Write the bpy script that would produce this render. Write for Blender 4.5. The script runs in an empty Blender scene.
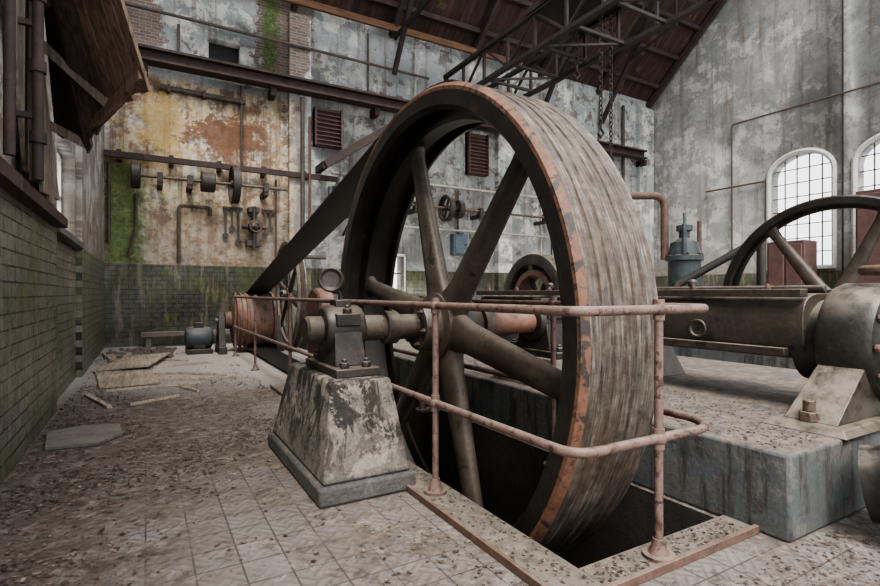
import bpy, math, random
from mathutils import Vector, Matrix
random.seed(7)
pi = math.pi
CAMH = 1.3

# ---------------------------------------------------------------- node helpers
def C(r, g, b): # sRGB 0-255 -> linear
    f = lambda c: (c/255/12.92) if c/255 <= 0.04045 else ((c/255+0.055)/1.055)**2.4
    return (f(r), f(g), f(b), 1)

class M:
    def __init__(s, name, rough=0.8, metal=0.0):
        s.m = bpy.data.materials.new(name); s.m.use_nodes = True
        s.nt = s.m.node_tree; s.b = s.nt.nodes['Principled BSDF']
        s.b.inputs['Roughness'].default_value = rough
        s.b.inputs['Metallic'].default_value = metal
        s.tc = s.nt.nodes.new('ShaderNodeTexCoord')
        s.P = s.tc.outputs['Object']
    def _set(s, inp, v):
        if isinstance(v, bpy.types.NodeSocket): s.nt.links.new(v, inp)
        elif v is not None: inp.default_value = v
    def noise(s, scale, detail=6, rough=0.6, vec=None, dist=0.0):
        n = s.nt.nodes.new('ShaderNodeTexNoise')
        n.inputs['Scale'].default_value = scale; n.inputs['Detail'].default_value = detail
        n.inputs['Roughness'].default_value = rough; n.inputs['Distortion'].default_value = dist
        s._set(n.inputs['Vector'], vec if vec is not None else s.P)
        return n.outputs['Fac']
    def ramp(s, fac, stops):
        n = s.nt.nodes.new('ShaderNodeValToRGB'); cr = n.color_ramp
        while len(cr.elements) < len(stops): cr.elements.new(0.5)
        for e, (p, c) in zip(cr.elements, stops):
            e.position = p; e.color = c if not isinstance(c, (int, float)) else (c, c, c, 1)
        s._set(n.inputs[0], fac); return n.outputs[0]
    def mix(s, f, a, b, mode='MIX'):
        n = s.nt.nodes.new('ShaderNodeMix'); n.data_type = 'RGBA'; n.blend_type = mode
        s._set(n.inputs[0], f); s._set(n.inputs[6], a); s._set(n.inputs[7], b)
        return n.outputs[2]
    def math(s, op, a, b=None, c=None):
        n = s.nt.nodes.new('ShaderNodeMath'); n.operation = op
        s._set(n.inputs[0], a)
        if b is not None: s._set(n.inputs[1], b)
        if c is not None: s._set(n.inputs[2], c)
        return n.outputs[0]
    def step(s, v, a, b, lo=0.0, hi=1.0):
        n = s.nt.nodes.new('ShaderNodeMapRange'); n.interpolation_type = 'SMOOTHSTEP'
        s._set(n.inputs[0], v)
        for i, q in enumerate((a, b, lo, hi)): n.inputs[i+1].default_value = q
        return n.outputs[0]
    def sep(s, v=None):
        n = s.nt.nodes.new('ShaderNodeSeparateXYZ'); s._set(n.inputs[0], v if v is not None else s.P)
        return n.outputs
    def comb(s, x, y, z=0.0):
        n = s.nt.nodes.new('ShaderNodeCombineXYZ')
        s._set(n.inputs[0], x); s._set(n.inputs[1], y); s._set(n.inputs[2], z); return n.outputs[0]
    def up(s):
        g = s.nt.nodes.new('ShaderNodeNewGeometry'); return s.sep(g.outputs['Normal'])[2]
    def brick(s, vec, w, h, c1, c2, mortar, ms=0.006, off=0.5):
        n = s.nt.nodes.new('ShaderNodeTexBrick'); s._set(n.inputs['Vector'], vec)
        n.inputs['Scale'].default_value = 1; n.offset = off
        n.inputs['Brick Width'].default_value = w; n.inputs['Row Height'].default_value = h
        n.inputs['Mortar Size'].default_value = ms; n.inputs['Mortar Smooth'].default_value = .2
        s._set(n.inputs['Color1'], c1); s._set(n.inputs['Color2'], c2); s._set(n.inputs['Mortar'], mortar)
        return n.outputs['Color'], n.outputs['Fac']
    def col(s, v): s._set(s.b.inputs['Base Color'], v)
    def rough(s, v): s._set(s.b.inputs['Roughness'], v)
    def bump(s, h, strength=0.3, dist=0.02):
        n = s.nt.nodes.new('ShaderNodeBump'); n.inputs['Strength'].default_value = strength
        n.inputs['Distance'].default_value = dist; s._set(n.inputs['Height'], h)
        s.nt.links.new(n.outputs[0], s.b.inputs['Normal'])

def grunge(name, a, b, spot=None, spot_t=0.6, scale=4, rough=0.6, metal=0.0, dust=None, dust_amt=0.7, bump=0.25, fine=30):
    m = M(name, rough, metal)
    c = m.ramp(m.noise(scale), [(0.3, a), (0.7, b)])
    if spot:
        f = m.step(m.noise(scale*1.7, 8, 0.7, dist=0.4), spot_t, spot_t+0.06)
        c = m.mix(f, c, spot)
    f2 = m.noise(fine, 5, 0.7)
    c = m.mix(0.6, c, m.ramp(f2, [(0.3, 0.3), (0.7, 1.0)]), 'MULTIPLY')
    if dust:
        f = m.math('MULTIPLY', m.step(m.up(), 0.35, 0.95), m.step(m.noise(7, 8, .7), 0.3, 0.6, 0, dust_amt))
        c = m.mix(f, c, dust)
    m.col(c); m.bump(f2, bump, 0.01); return m.m

DUST = C(146, 136, 124)
m_iron = grunge('cast_iron_dark', C(48, 45, 43), C(82, 75, 69), C(88, 72, 61), .6, 3, .45, .35, DUST, .6)
m_rim = grunge('wheel_face_iron', C(36, 34, 33), C(62, 58, 54), C(78, 63, 53), .62, 2.5, .42, .3, DUST, .35)
m_spoke = grunge('spoke_iron', C(64, 57, 51), C(102, 92, 81), C(54, 47, 43), .58, 3, .45, .25, DUST, .5)
m_shaft = grunge('shaft_rusty_steel', C(92, 79, 69), C(122, 107, 94), C(72, 59, 52), .56, 6, .5, .3, DUST, .4)
m_rust = grunge('rusted_paint', C(88, 67, 59), C(116, 91, 80), C(64, 51, 46), .58, 8, .7, .1, DUST, .4)
m_drum = grunge('drum_rust_brown', C(104, 78, 68), C(138, 106, 92), C(80, 64, 57), .55, 4, .6, .1, DUST, .5)
m_rail = grunge('rail_rust_paint', C(106, 84, 78), C(134, 110, 101), C(76, 57, 50), .54, 9, .6, .1, DUST, .5, .3, 60)
m_stripe = grunge('rim_edge_red_lead', C(104, 72, 57), C(134, 96, 76), C(62, 54, 50), .52, 5, .6, 0, None)
m_orange = grunge('orange_rust', C(122, 86, 70), C(148, 110, 92), C(80, 64, 56), .56, 5, .65, 0, DUST, .4)
m_teal = grunge('teal_grey_enamel', C(56, 66, 69), C(80, 90, 93), C(80, 67, 59), .56, 5, .5, .1, DUST, .5)
m_bronze = grunge('brown_grey_wheel', C(88, 82, 78), C(134, 127, 121), C(104, 80, 68), .52, 4, .6, .1, DUST, .4)
m_green = grunge('engine_green_black', C(42, 42, 40), C(68, 66, 60), C(84, 72, 61), .6, 4, .42, .3, DUST, .8)
m_engine = grunge('engine_brown_green', C(60, 56, 50), C(88, 81, 72), C(54, 48, 44), .56, 3, .42, .25, DUST, .85)
m_steelbeam = grunge('steel_beam_brown', C(56, 45, 43), C(82, 66, 61), C(50, 41, 39), .58, 3, .75, .1, DUST, .3)
m_truss = grunge('crane_steel', C(40, 35, 34), C(64, 54, 50), C(90, 70, 60), .64, 4, .75, .1, None)
m_pipe = grunge('wall_pipe', C(72, 64, 60), C(100, 90, 83), C(76, 58, 50), .58, 5, .7, .1, None)
m_pipelight = grunge('wall_pipe_light', C(150, 148, 142), C(180, 176, 168), C(110, 92, 80), .62, 5, .7, 0, None)
m_black = grunge('black_pipe_and_hole_dark', C(26, 25, 25), C(42, 39, 37), None, .6, 4, .8)  # plain black for pipes, and for painted-in darkness of openings
m_belt = grunge('belt_leather', C(30, 29, 29), C(50, 47, 45), None, .6, 4, .6)
m_red = grunge('maroon_paint', C(82, 60, 57), C(106, 78, 72), C(72, 56, 52), .6, 5, .7)
m_blue = grunge('blue_box_paint', C(72, 82, 94), C(88, 101, 113), C(80, 72, 66), .65, 5, .6)
m_white = grunge('white_trim', C(186, 186, 182), C(214, 214, 210), C(156, 152, 145), .6, 3, .8)
m_slab = grunge('stone_slab', C(98, 93, 88), C(130, 123, 116), C(84, 75, 67), .6, 4, .9, 0, DUST, .3)

def wood(name, a, b, axis=1, sc=1.0):
    m = M(name, .85); x = list(m.sep())
    v = [m.math('MULTIPLY', x[i], (1.5 if i == axis else 26)*sc) for i in range(3)]
    f = m.noise(1.0, 8, .65, m.comb(*v))
    c = m.ramp(f, [(.28, a), (.5, b), (.72, tuple(min(1, q*1.5) for q in b[:3])+(1,))])
    c = m.mix(.6, c, m.ramp(m.noise(2), [(.3, .3), (.7, 1.0)]), 'MULTIPLY')
    m.col(c); m.bump(f, .5, .01); return m.m
m_wood = wood('weathered_wood_brown', C(66, 50, 42), C(136, 112, 97), 2)
m_woodg = wood('weathered_wood_grey', C(80, 71, 64), C(140, 127, 115), 2)
m_woodd = wood('rotten_wood_dark', C(42, 34, 31), C(88, 72, 62), 2)
m_woody = wood('floor_board_wood', C(124, 108, 94), C(176, 162, 146), 1)
m_woodo = wood('eaves_orange_wood', C(66, 48, 36), C(112, 82, 60), 0)

def roofmat():
    m = M('roof_planks_dark', .85); x = m.sep()
    xx = m.math('MULTIPLY', x[0], 5.5)
    f = m.math('FRACT', xx); pid = m.math('FLOOR', xx)
    gap = m.step(f, 0.0, 0.10)
    var = m.noise(1, 0, .5, m.comb(m.math('MULTIPLY', pid, 3.7), 0.0, 0.0))
    c = m.ramp(m.noise(1.4, 6, .6, m.comb(m.math('MULTIPLY', x[0], 6), x[1], x[2])), [(.3, C(44, 33, 30)), (.7, C(84, 62, 54))])
    c = m.mix(.6, c, m.ramp(var, [(.35, .35), (.65, 1.0)]), 'MULTIPLY')
    c = m.mix(m.step(m.noise(.9, 9, .7), .58, .66, 0, .6), c, C(116, 94, 78))
    c = m.mix(gap, C(14, 11, 11), c); m.col(c); m.bump(gap, .5, .02); return m.m
m_roof = roofmat()

def concrete(name, a, b, paint=None, dust=True):
    m = M(name, .85)
    c = m.ramp(m.noise(2.2, 8, .65), [(.3, a), (.7, b)])
    if paint:
        c = m.mix(m.step(m.noise(2.6, 10, .72, dist=.3), .46, .50), c, paint)
    x = m.sep()
    c = m.mix(m.step(m.noise(1, 7, .7, m.comb(m.math('MULTIPLY', x[0], 8), m.math('MULTIPLY', x[1], 8), m.math('MULTIPLY', x[2], 1.2))), .48, .62, 0, .85), c, C(52, 47, 44))
    c = m.mix(m.step(m.noise(4, 8, .75, dist=1.0), .57, .63), c, C(70, 63, 58))
    f = m.noise(40, 6, .7)
    c = m.mix(.6, c, m.ramp(f, [(.25, .4), (.7, 1.0)]), 'MULTIPLY')
    if dust:
        fd = m.math('MULTIPLY', m.step(m.up(), .5, .95), m.step(m.noise(3, 9, .7), .36, .56, .45, 1.0))
        c = m.mix(fd, c, m.ramp(m.noise(12, 8, .75), [(.35, C(78, 71, 65)), (.65, C(126, 117, 107))]))
    m.col(c); m.bump(m.noise(18, 8, .7), .5, .02); return m.m
m_conc = concrete('old_concrete', C(104, 99, 93), C(142, 135, 126))
m_found = concrete('foundation_concrete_slate', C(80, 79, 76), C(112, 110, 106), C(84, 88, 89))
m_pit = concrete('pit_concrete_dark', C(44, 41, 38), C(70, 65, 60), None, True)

def pedestal_mat():
    m = M('pedestal_concrete_paint', .85)
    x = m.sep()
    c = m.ramp(m.noise(3, 8, .65), [(.3, C(106, 100, 92)), (.7, C(156, 148, 137))])
    c = m.mix(m.step(m.noise(6, 10, .74), .50, .54, 0, .75), c, C(88, 84, 79))
    st = m.noise(1, 9, .72, m.comb(m.math('MULTIPLY', x[0], 8), m.math('MULTIPLY', x[1], 8), m.math('MULTIPLY', x[2], 2.6)), .6)
    oil = m.math('MULTIPLY', m.step(st, .46, .53), m.step(m.math('ADD', x[2], m.math('MULTIPLY', m.noise(5), .45)), .34, .66, 0.1, .92))
    c = m.mix(oil, c, C(44, 40, 37))
    c = m.mix(m.step(m.noise(3.2, 10, .74, dist=.3), .54, .57, 0, .7), c, C(166, 158, 146))
    c = m.mix(m.step(m.math('ADD', x[2], m.math('MULTIPLY', m.noise(4), .1)), .20, .17, 0, .7), c, C(80, 80, 79))
    c = m.mix(m.step(m.noise(9, 9, .78), .56, .62), c, C(76, 68, 61))
    f = m.noise(40, 6, .7); c = m.mix(.65, c, m.ramp(f, [(.28, .3), (.66, 1.0)]), 'MULTIPLY')
    m.col(c); m.bump(m.noise(14, 8, .75), .8, .03); return m.m
m_ped = pedestal_mat()

def tread_mat(cy, cz, name='wheel_tread_worn'):
    m = M(name, .48, .2); x = m.sep()
    ang = m.math('ARCTAN2', m.math('SUBTRACT', x[2], cz), m.math('SUBTRACT', x[1], cy))
    f = m.noise(1, 7, .7, m.comb(m.math('MULTIPLY', x[0], 60), m.math('MULTIPLY', ang, 7), 0.0))
    g = m.noise(1, 6, .7, m.comb(m.math('MULTIPLY', x[0], 7), m.math('MULTIPLY', ang, 2.6), 3.0))
    c = m.ramp(f, [(.30, C(46, 42, 39)), (.5, C(98, 90, 82)), (.68, C(154, 145, 133))])
    c = m.mix(m.step(g, .46, .60, 0, .8), c, m.mix(.6, c, C(92, 72, 58)))
    h = m.noise(1, 7, .78, m.comb(m.math('MULTIPLY', x[0], 10), m.math('MULTIPLY', ang, 26), 3.0))
    c = m.mix(.75, c, m.ramp(h, [(.36, .25), (.6, 1.0)]), 'MULTIPLY')
    m.col(c); m.bump(m.math('ADD', f, h), .5, .01); return m.m

# walls -------------------------------------------------------------
def wallmat(name, horiz, rusty=False, base=(C(126, 131, 134), C(160, 164, 165)), wamt=.9, damt=.8, tile=(C(56, 59, 55), C(96, 96, 88))):
    """horiz: 0 -> wall runs along X, 1 -> along Y. Tile dado below 2.0 m."""
    m = M(name, .85); x = m.sep(); h = x[horiz]; z = x[2]
    v = m.comb(h, z, 0.0); vo = lambda k: m.comb(h, z, float(k))
    c = m.ramp(m.noise(.7, 8, .65, vo(1)), [(.3, base[0]), (.7, base[1])])
    c = m.mix(.45, c, m.ramp(m.noise(4.5, 10, .72, vo(2)), [(.3, .6), (.60, 1.0)]), 'MULTIPLY')
    reg = m.step(m.noise(.55, 4, .5, vo(11)), .42, .54)
    wf = m.math('MULTIPLY', m.step(m.noise(1.9, 14, .70, vo(3), .15), .50, .52), reg)
    c = m.mix(m.math('MULTIPLY', wf, wamt), c, C(212, 212, 207))
    reg2 = m.step(m.noise(.5, 4, .5, vo(23)), .44, .56)
    df = m.math('MULTIPLY', m.step(m.noise(2.4, 14, .72, vo(5), .2), .53, .55), reg2)
    c = m.mix(m.math('MULTIPLY', df, damt), c, m.ramp(m.noise(6, 6, .6, vo(6)), [(.35, C(80, 74, 69)), (.65, C(122, 114, 106))]))
    ch = m.step(m.noise(7, 10, .75, vo(7)), .60, .63, 0, .8)
    c = m.mix(ch, c, C(92, 84, 77))
    st = m.noise(1, 7, .65, m.comb(m.math('MULTIPLY', h, 4.5), m.math('MULTIPLY', z, .3), 0.0))
    c = m.mix(m.step(st, .49, .68, 0, .7), c, C(102, 90, 79))
    relief = m.math('ADD', m.math('MULTIPLY', df, -1.0), m.math('MULTIPLY', wf, .5))
    if rusty:
        zone = m.math('MULTIPLY', m.step(h, 3.9, 3.4), m.step(z, 6.75, 6.6))
        n1 = m.noise(1.0, 14, .66, vo(4), .2)
        r = m.ramp(n1, [(.34, C(200, 197, 188)), (.42, C(154, 152, 146)), (.455, C(206, 201, 188)), (.50, C(190, 168, 124)), (.535, C(200, 192, 174)), (.60, C(146, 116, 92)), (.68, C(96, 75, 63))])
        n2 = m.step(m.noise(3.4, 12, .74, vo(9), .2), .51, .54)
        r = m.mix(m.math('MULTIPLY', n2, .8), r, m.ramp(m.noise(2, 6, .6, vo(8)), [(.35, C(90, 82, 76)), (.52, C(132, 106, 84)), (.66, C(176, 170, 159))]))
        r = m.mix(m.step(st, .47, .62, 0, .7), r, C(110, 84, 66))
        low = m.step(m.math('ADD', z, m.math('MULTIPLY', m.noise(2), 1.2)), 4.6, 3.2)
        r = m.mix(m.math('MULTIPLY', low, .65), r, m.ramp(m.noise(1.8, 10, .72, vo(15)), [(.35, C(92, 76, 64)), (.48, C(154, 145, 134)), (.56, C(118, 92, 74)), (.65, C(140, 132, 122))]))
        dx = m.math('DIVIDE', m.math('SUBTRACT', h, .35), .55); dz = m.math('DIVIDE', m.math('SUBTRACT', z, 5.5), 1.0)
        d = m.math('SQRT', m.math('ADD', m.math('MULTIPLY', dx, dx), m.math('MULTIPLY', dz, dz)))
        d = m.math('ADD', d, m.math('MULTIPLY', m.math('SUBTRACT', m.noise(3, 12, .8, vo(31)), .5), 5.0))
        r = m.mix(m.step(d, .9, .78, 0, .75), r, C(190, 162, 104))
        c = m.mix(zone, c, r)
        dx = m.math('DIVIDE', m.math('SUBTRACT', h, 1.85), 1.0); dz = m.math('DIVIDE', m.math('SUBTRACT', z, 5.35), .6)
        d = m.math('SQRT', m.math('ADD', m.math('MULTIPLY', dx, dx), m.math('MULTIPLY', dz, dz)))
        d = m.math('ADD', d, m.math('MULTIPLY', m.math('SUBTRACT', m.noise(3, 12, .78), .5), 4.0))
        c = m.mix(m.step(d, .95, .85, 0, .9), c, m.ramp(m.noise(5, 8, .7), [(.3, C(88, 64, 50)), (.7, C(130, 90, 66))]))
        bc, bf = m.brick(v, .26, .08, C(128, 110, 100), C(104, 93, 86), C(144, 140, 135), .008)
        for hx, ww in ((3.35, .75), (-.3, .7)):
            d = m.math('ADD', m.math('ABSOLUTE', m.math('DIVIDE', m.math('SUBTRACT', h, hx), ww)), m.math('MULTIPLY', m.math('SUBTRACT', m.noise(2.2, 10, .75), .5), 2.6))
            d = m.math('ADD', d, m.step(z, 7.4, 7.1))
            c = m.mix(m.step(d, .95, .85), c, bc)
        for hx, w, z0, z1 in ((2.98, .24, 7.1, 11), (-.45, .55, 2.0, 4.8)):
            dd = m.math('ADD', m.math('ABSOLUTE', m.math('DIVIDE', m.math('SUBTRACT', h, hx), w)), m.math('MULTIPLY', m.math('SUBTRACT', m.noise(5, 10, .75), .5), 3.4))
            g = m.math('MULTIPLY', m.step(dd, 1.15, .45, 0, .85), m.math('MULTIPLY', m.step(z, z0-.1, z0+.1), m.step(z, z1+.3, z1-.8)))
            c = m.mix(g, c, m.ramp(m.noise(9, 8, .7), [(.3, C(54, 64, 38)), (.55, C(90, 110, 58)), (.7, C(126, 144, 92))]))
    else:
        c = m.mix(m.step(m.math('ADD', z, m.math('MULTIPLY', m.noise(2), 1.4)), 3.9, 2.7, 0, .6), c, C(116, 103, 90))
    tc, tf = m.brick(v, .24, .115, m.ramp(m.noise(1.2, 6, .6), [(.3, tile[0]), (.7, tile[1])]), m.mix(.5, tile[0], tile[1]), C(34, 34, 32), .007)
    moss = m.step(m.noise(.9, 8, .7, dist=.6), .44, .60)
    tc = m.mix(m.math('MULTIPLY', moss, .6), tc, m.ramp(m.noise(5, 6), [(.3, C(54, 60, 34)), (.7, C(108, 114, 68))]))
    tc = m.mix(m.step(m.noise(1, 7, .7, m.comb(m.math('MULTIPLY', h, 5), m.math('MULTIPLY', z, .6), 4.0)), .49, .62, 0, .65), tc, C(134, 123, 106))
    tc = m.mix(.65, tc, m.ramp(m.noise(11, 8, .7), [(.3, .3), (.65, 1.0)]), 'MULTIPLY')
    til = m.step(z, 2.02, 2.0)
    c = m.mix(.5, c, m.ramp(m.noise(18, 10, .75), [(.32, .5), (.60, 1.0)]), 'MULTIPLY')
    m.col(m.mix(til, c, tc))
    m.rough(m.step(z, 2.0, 2.02, .36, .9))
    hb = m.math('ADD', m.math('MULTIPLY', m.math('MULTIPLY', tf, til), -1.0), m.math('MULTIPLY', m.noise(8, 10, .75), .5))
    hb = m.math('ADD', hb, m.math('MULTIPLY', relief, .4))
    m.bump(hb, .5, .02); return m.m
m_wback = wallmat('wall_back_peeling', 0, True, (C(140, 145, 147), C(180, 183, 183)))
m_wright = wallmat('wall_right_plaster', 1, False, (C(122, 124, 123), C(154, 155, 153)), .35, .35)
m_wleft = wallmat('wall_left_tiles', 1, False, (C(120, 114, 107), C(162, 155, 146)), .6, .8, (C(88, 90, 82), C(142, 141, 128)))

def floormat():
    m = M('floor_cement_tiles', .72); x = m.sep()
    v = m.comb(x[0], x[1], 0.0)
    c1 = m.ramp(m.noise(2, 8, .6), [(.3, C(108, 103, 99)), (.7, C(146, 140, 135))])
    tc, tf = m.brick(v, .2, .2, c1, C(118, 112, 107), C(72, 66, 61), .005, 0.0)
    a = m.math('MULTIPLY', m.math('ADD', x[0], x[1]), 5*pi); b = m.math('MULTIPLY', m.math('SUBTRACT', x[0], x[1]), 5*pi)
    pat = m.math('MULTIPLY', m.math('SINE', a), m.math('SINE', b))
    la = m.math('SINE', m.math('MULTIPLY', m.math('ADD', x[0], x[1]), 5*2*pi*3)); lb = m.math('SINE', m.math('MULTIPLY', m.math('SUBTRACT', x[0], x[1]), 5*2*pi*3))
    sel = m.step(pat, -.05, .05)
    lines = m.mix(sel, m.comb(la, la, la), m.comb(lb, lb, lb))
    ls = m.sep(lines)[0]
    tc = m.mix(m.math('MULTIPLY', m.step(ls, 0, .8, 0, .5), m.step(m.noise(1.5, 8, .7), .34, .52)), tc, C(84, 78, 73))
    d = m.noise(1.3, 13, .74, dist=.3)
    left = m.step(x[0], .6, -.8, 0, .14)
    mid = m.math('MULTIPLY', m.step(x[1], 2.8, 4.6), m.step(x[1], 8.5, 6.5, 0, .10))
    dd = m.math('ADD', d, m.math('ADD', left, mid))
    dirt = m.ramp(m.noise(8, 10, .78), [(.3, C(58, 50, 45)), (.52, C(104, 93, 84)), (.70, C(150, 140, 130))])
    c = m.mix(m.step(dd, .48, .62, .08, .92), tc, dirt)
    c = m.mix(m.step(m.noise(3.2, 13, .82), .53, .59, 0, .7), c, C(68, 60, 54))
    c = m.mix(m.step(m.noise(5.2, 13, .82, dist=.2), .55, .61, 0, .5), c, C(164, 157, 150))
    c = m.mix(m.step(m.noise(24, 8, .8), .56, .64, 0, .8), c, C(62, 54, 48))
    far_light = m.step(x[1], 6.5, 9.5)
    c = m.mix(m.math('MULTIPLY', far_light, .6), c, C(196, 190, 182))  # daylight on the rear floor, painted into its colour
    m.col(c)
    m.bump(m.math('ADD', m.noise(30, 9, .8), m.math('MULTIPLY', ls, .12)), .7, .02); return m.m
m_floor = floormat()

def littermat():
    m = M('dry_litter', .95)
    m.col(m.ramp(m.noise(35, 2, .5), [(.3, C(46, 38, 33)), (.52, C(82, 69, 61)), (.70, C(150, 139, 127))])); return m.m
m_litter = littermat()

# ---------------------------------------------------------------- mesh builder
class MB:
    def __init__(s): s.v = []; s.f = []; s.mi = []; s.mats = []
    def _m(s, mat):
        if mat not in s.mats: s.mats.append(mat)
        return s.mats.index(mat)
    def add(s, vs, fs, mat):
        o = len(s.v); s.v += [tuple(p) for p in vs]; k = s._m(mat)
        for f in fs: s.f.append(tuple(i+o for i in f)); s.mi.append(k)
    def hexa(s, p, mat):
        s.add(p, [(3, 2, 1, 0), (4, 5, 6, 7), (0, 1, 5, 4), (1, 2, 6, 5), (2, 3, 7, 6), (3, 0, 4, 7)], mat)
    def box(s, x0, x1, y0, y1, z0, z1, mat):
        s.hexa([(x0, y0, z0), (x1, y0, z0), (x1, y1, z0), (x0, y1, z0), (x0, y0, z1), (x1, y0, z1), (x1, y1, z1), (x0, y1, z1)], mat)
    def frust(s, b, z0, t, z1, mat):
        (a0, a1, b0, b1) = b; (c0, c1, d0, d1) = t
        s.hexa([(a0, b0, z0), (a1, b0, z0), (a1, b1, z0), (a0, b1, z0), (c0, d0, z1), (c1, d0, z1), (c1, d1, z1), (c0, d1, z1)], mat)
    def bar(s, p, q, w, h, mat, upv=(0, 0, 1)):
        p = Vector(p); q = Vector(q); d = (q-p).normalized(); u = Vector(upv)
        if abs(d.dot(u)) > .98: u = Vector((1, 0, 0))
        a = d.cross(u).normalized(); b = a.cross(d).normalized()
        P = []
        for c in (p, q):
            P += [c-a*w/2-b*h/2, c+a*w/2-b*h/2, c+a*w/2+b*h/2, c-a*w/2+b*h/2]
        s.hexa(P, mat)
    def loft(s, rings, mat, cap=True, closed=False):
        n = len(rings[0]); vs = []
        for r in rings: vs += r
        fs = []
        R = len(rings)
        for i in range(R if closed else R-1):
            for j in range(n):
                a = i*n+j; b = i*n+(j+1) % n; c = ((i+1) % R)*n+(j+1) % n; d = ((i+1) % R)*n+j
                fs.append((a, b, c, d))
        if cap and not closed:
            fs.append(tuple(range(n))[::-1]); fs.append(tuple((R-1)*n+j for j in range(n)))
        s.add(vs, fs, mat)
    def cyl(s, p, q, r, mat, n=20, r2=None):
        p = Vector(p); q = Vector(q); d = (q-p).normalized(); u = Vector((0, 0, 1)) if abs(d.z) < .9 else Vector((1, 0, 0))
        a = d.cross(u).normalized(); b = a.cross(d)
        r2 = r if r2 is None else r2
        s.loft([[c+(a*math.cos(2*pi*j/n)+b*math.sin(2*pi*j/n))*rr for j in range(n)] for c, rr in ((p, r), (q, r2))], mat)
    def tube(s, pts, r, mat, n=12, closed=False):
        pts = [Vector(p) for p in pts]; rings = []; a = None
        N = len(pts)
        for i, c in enumerate(pts):
            if closed: d = pts[(i+1) % N]-pts[i-1]
            else: d = pts[min(i+1, N-1)]-pts[max(i-1, 0)]
            d.normalize()
            if a is None:
                u = Vector((0, 0, 1)) if abs(d.z) < .9 else Vector((1, 0, 0)); a = d.cross(u).normalized()
            else: a = (a-d*a.dot(d)).normalized()
            b = d.cross(a)
            rings.append([c+(a*math.cos(2*pi*j/n)+b*math.sin(2*pi*j/n))*r for j in range(n)])
        s.loft(rings, mat, closed=closed)
    def lathe(s, o, axis, prof, mat, n=48, closed=False, mats=None, a0=0.0):
        o = Vector(o); d = Vector(axis).normalized(); u = Vector((0, 0, 1)) if abs(d.z) < .9 else Vector((1, 0, 0))
        a = d.cross(u).normalized(); b = d.cross(a)
        K = len(prof); vs = []
        for i in range(n):
            t = 2*pi*i/n+a0; e = a*math.cos(t)+b*math.sin(t)
            for (x, r) in prof: vs.append(o+d*x+e*r)
        base = len(s.v); s.v += [tuple(p) for p in vs]
        for k in range(K if closed else K-1):
            mm = s._m(mats[k] if mats and k in mats else mat)
            for i in range(n):
                j = (i+1) % n; k2 = (k+1) % K
                s.f.append((base+i*K+k, base+i*K+k2, base+j*K+k2, base+j*K+k)); s.mi.append(mm)
        if not closed:
            for k in (0, K-1):
                if prof[k][1] > 1e-4:
                    s.f.append(tuple(base+i*K+k for i in range(n))); s.mi.append(s._m(mat))
    def ball(s, c, r, mat, n=12):
        s.lathe(c, (0, 0, 1), [(-r*math.cos(pi*i/8), max(r*math.sin(pi*i/8), 1e-5)) for i in range(9)], mat, n)
    def nut(s, c, axis, r, h, mat, stud=True):
        s.lathe(c, axis, [(0, r), (h, r)], mat, 6)
        if stud: s.lathe(c, axis, [(h*.9, r*.5), (h*1.6, r*.5)], mat, 10)
    def obj(s, name, bevel=0.0, sharp=35):
        me = bpy.data.meshes.new(name); me.from_pydata(s.v, [], s.f)
        for m in s.mats: me.materials.append(m)
        me.polygons.foreach_set('material_index', s.mi); me.update()
        import bmesh
        bm = bmesh.new(); bm.from_mesh(me); bmesh.ops.recalc_face_normals(bm, faces=bm.faces); bm.to_mesh(me); bm.free()
        me.shade_smooth(); me.set_sharp_from_angle(angle=math.radians(sharp))
        ob = bpy.data.objects.new(name, me); bpy.context.scene.collection.objects.link(ob)
        if bevel:
            b = ob.modifiers.new('bevel', 'BEVEL'); b.width = bevel; b.segments = 2; b.limit_method = 'ANGLE'; b.angle_limit = math.radians(40)
        return ob

def fillet(pts, r, n=6):
    pts = [Vector(p) for p in pts]; out = [pts[0]]
    for i in range(1, len(pts)-1):
        a = (pts[i-1]-pts[i]); b = (pts[i+1]-pts[i]); rr = min(r, a.length*.45, b.length*.45)
        A = pts[i]+a.normalized()*rr; B = pts[i]+b.normalized()*rr
        for k in range(n+1):
            t = k/n; out.append(A*(1-t)**2+pts[i]*2*t*(1-t)+B*t*t)
    out.append(pts[-1]); return out

def cut(ob, cutters):
    for c in cutters:
        md = ob.modifiers.new('b', 'BOOLEAN'); md.operation = 'DIFFERENCE'; md.object = c; md.solver = 'EXACT'
    dg = bpy.context.evaluated_depsgraph_get(); dg.update()
    me = bpy.data.meshes.new_from_object(ob.evaluated_get(dg))
    ob.modifiers.clear(); ob.data = me
    for c in cutters: bpy.data.objects.remove(c)

# ---------------------------------------------------------------- room shell
YB, XR, XL = 14.5, 18.8, -.85
EAVE = 9.5
b = MB()
for (x0, x1, y0, y1) in ((-1.4, 1.73, -4, YB+.2), (1.73, XR+.2, -4, 1.72), (1.73, 2.85, 7.2, YB+.2), (2.85, XR+.2, 1.72, YB+.2)):
    b.add([(x0, y0, 0), (x1, y0, 0), (x1, y1, 0), (x0, y1, 0)], [(0, 1, 2, 3)], m_floor)
floor = b.obj('floor')
b = MB()
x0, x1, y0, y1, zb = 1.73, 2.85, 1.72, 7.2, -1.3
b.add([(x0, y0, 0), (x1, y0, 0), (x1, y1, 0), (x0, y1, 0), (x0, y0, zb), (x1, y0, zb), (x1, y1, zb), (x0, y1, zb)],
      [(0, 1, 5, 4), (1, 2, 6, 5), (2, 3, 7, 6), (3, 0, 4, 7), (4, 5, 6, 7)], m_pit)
pit = b.obj('flywheel_pit'); pit.parent = floor

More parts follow.
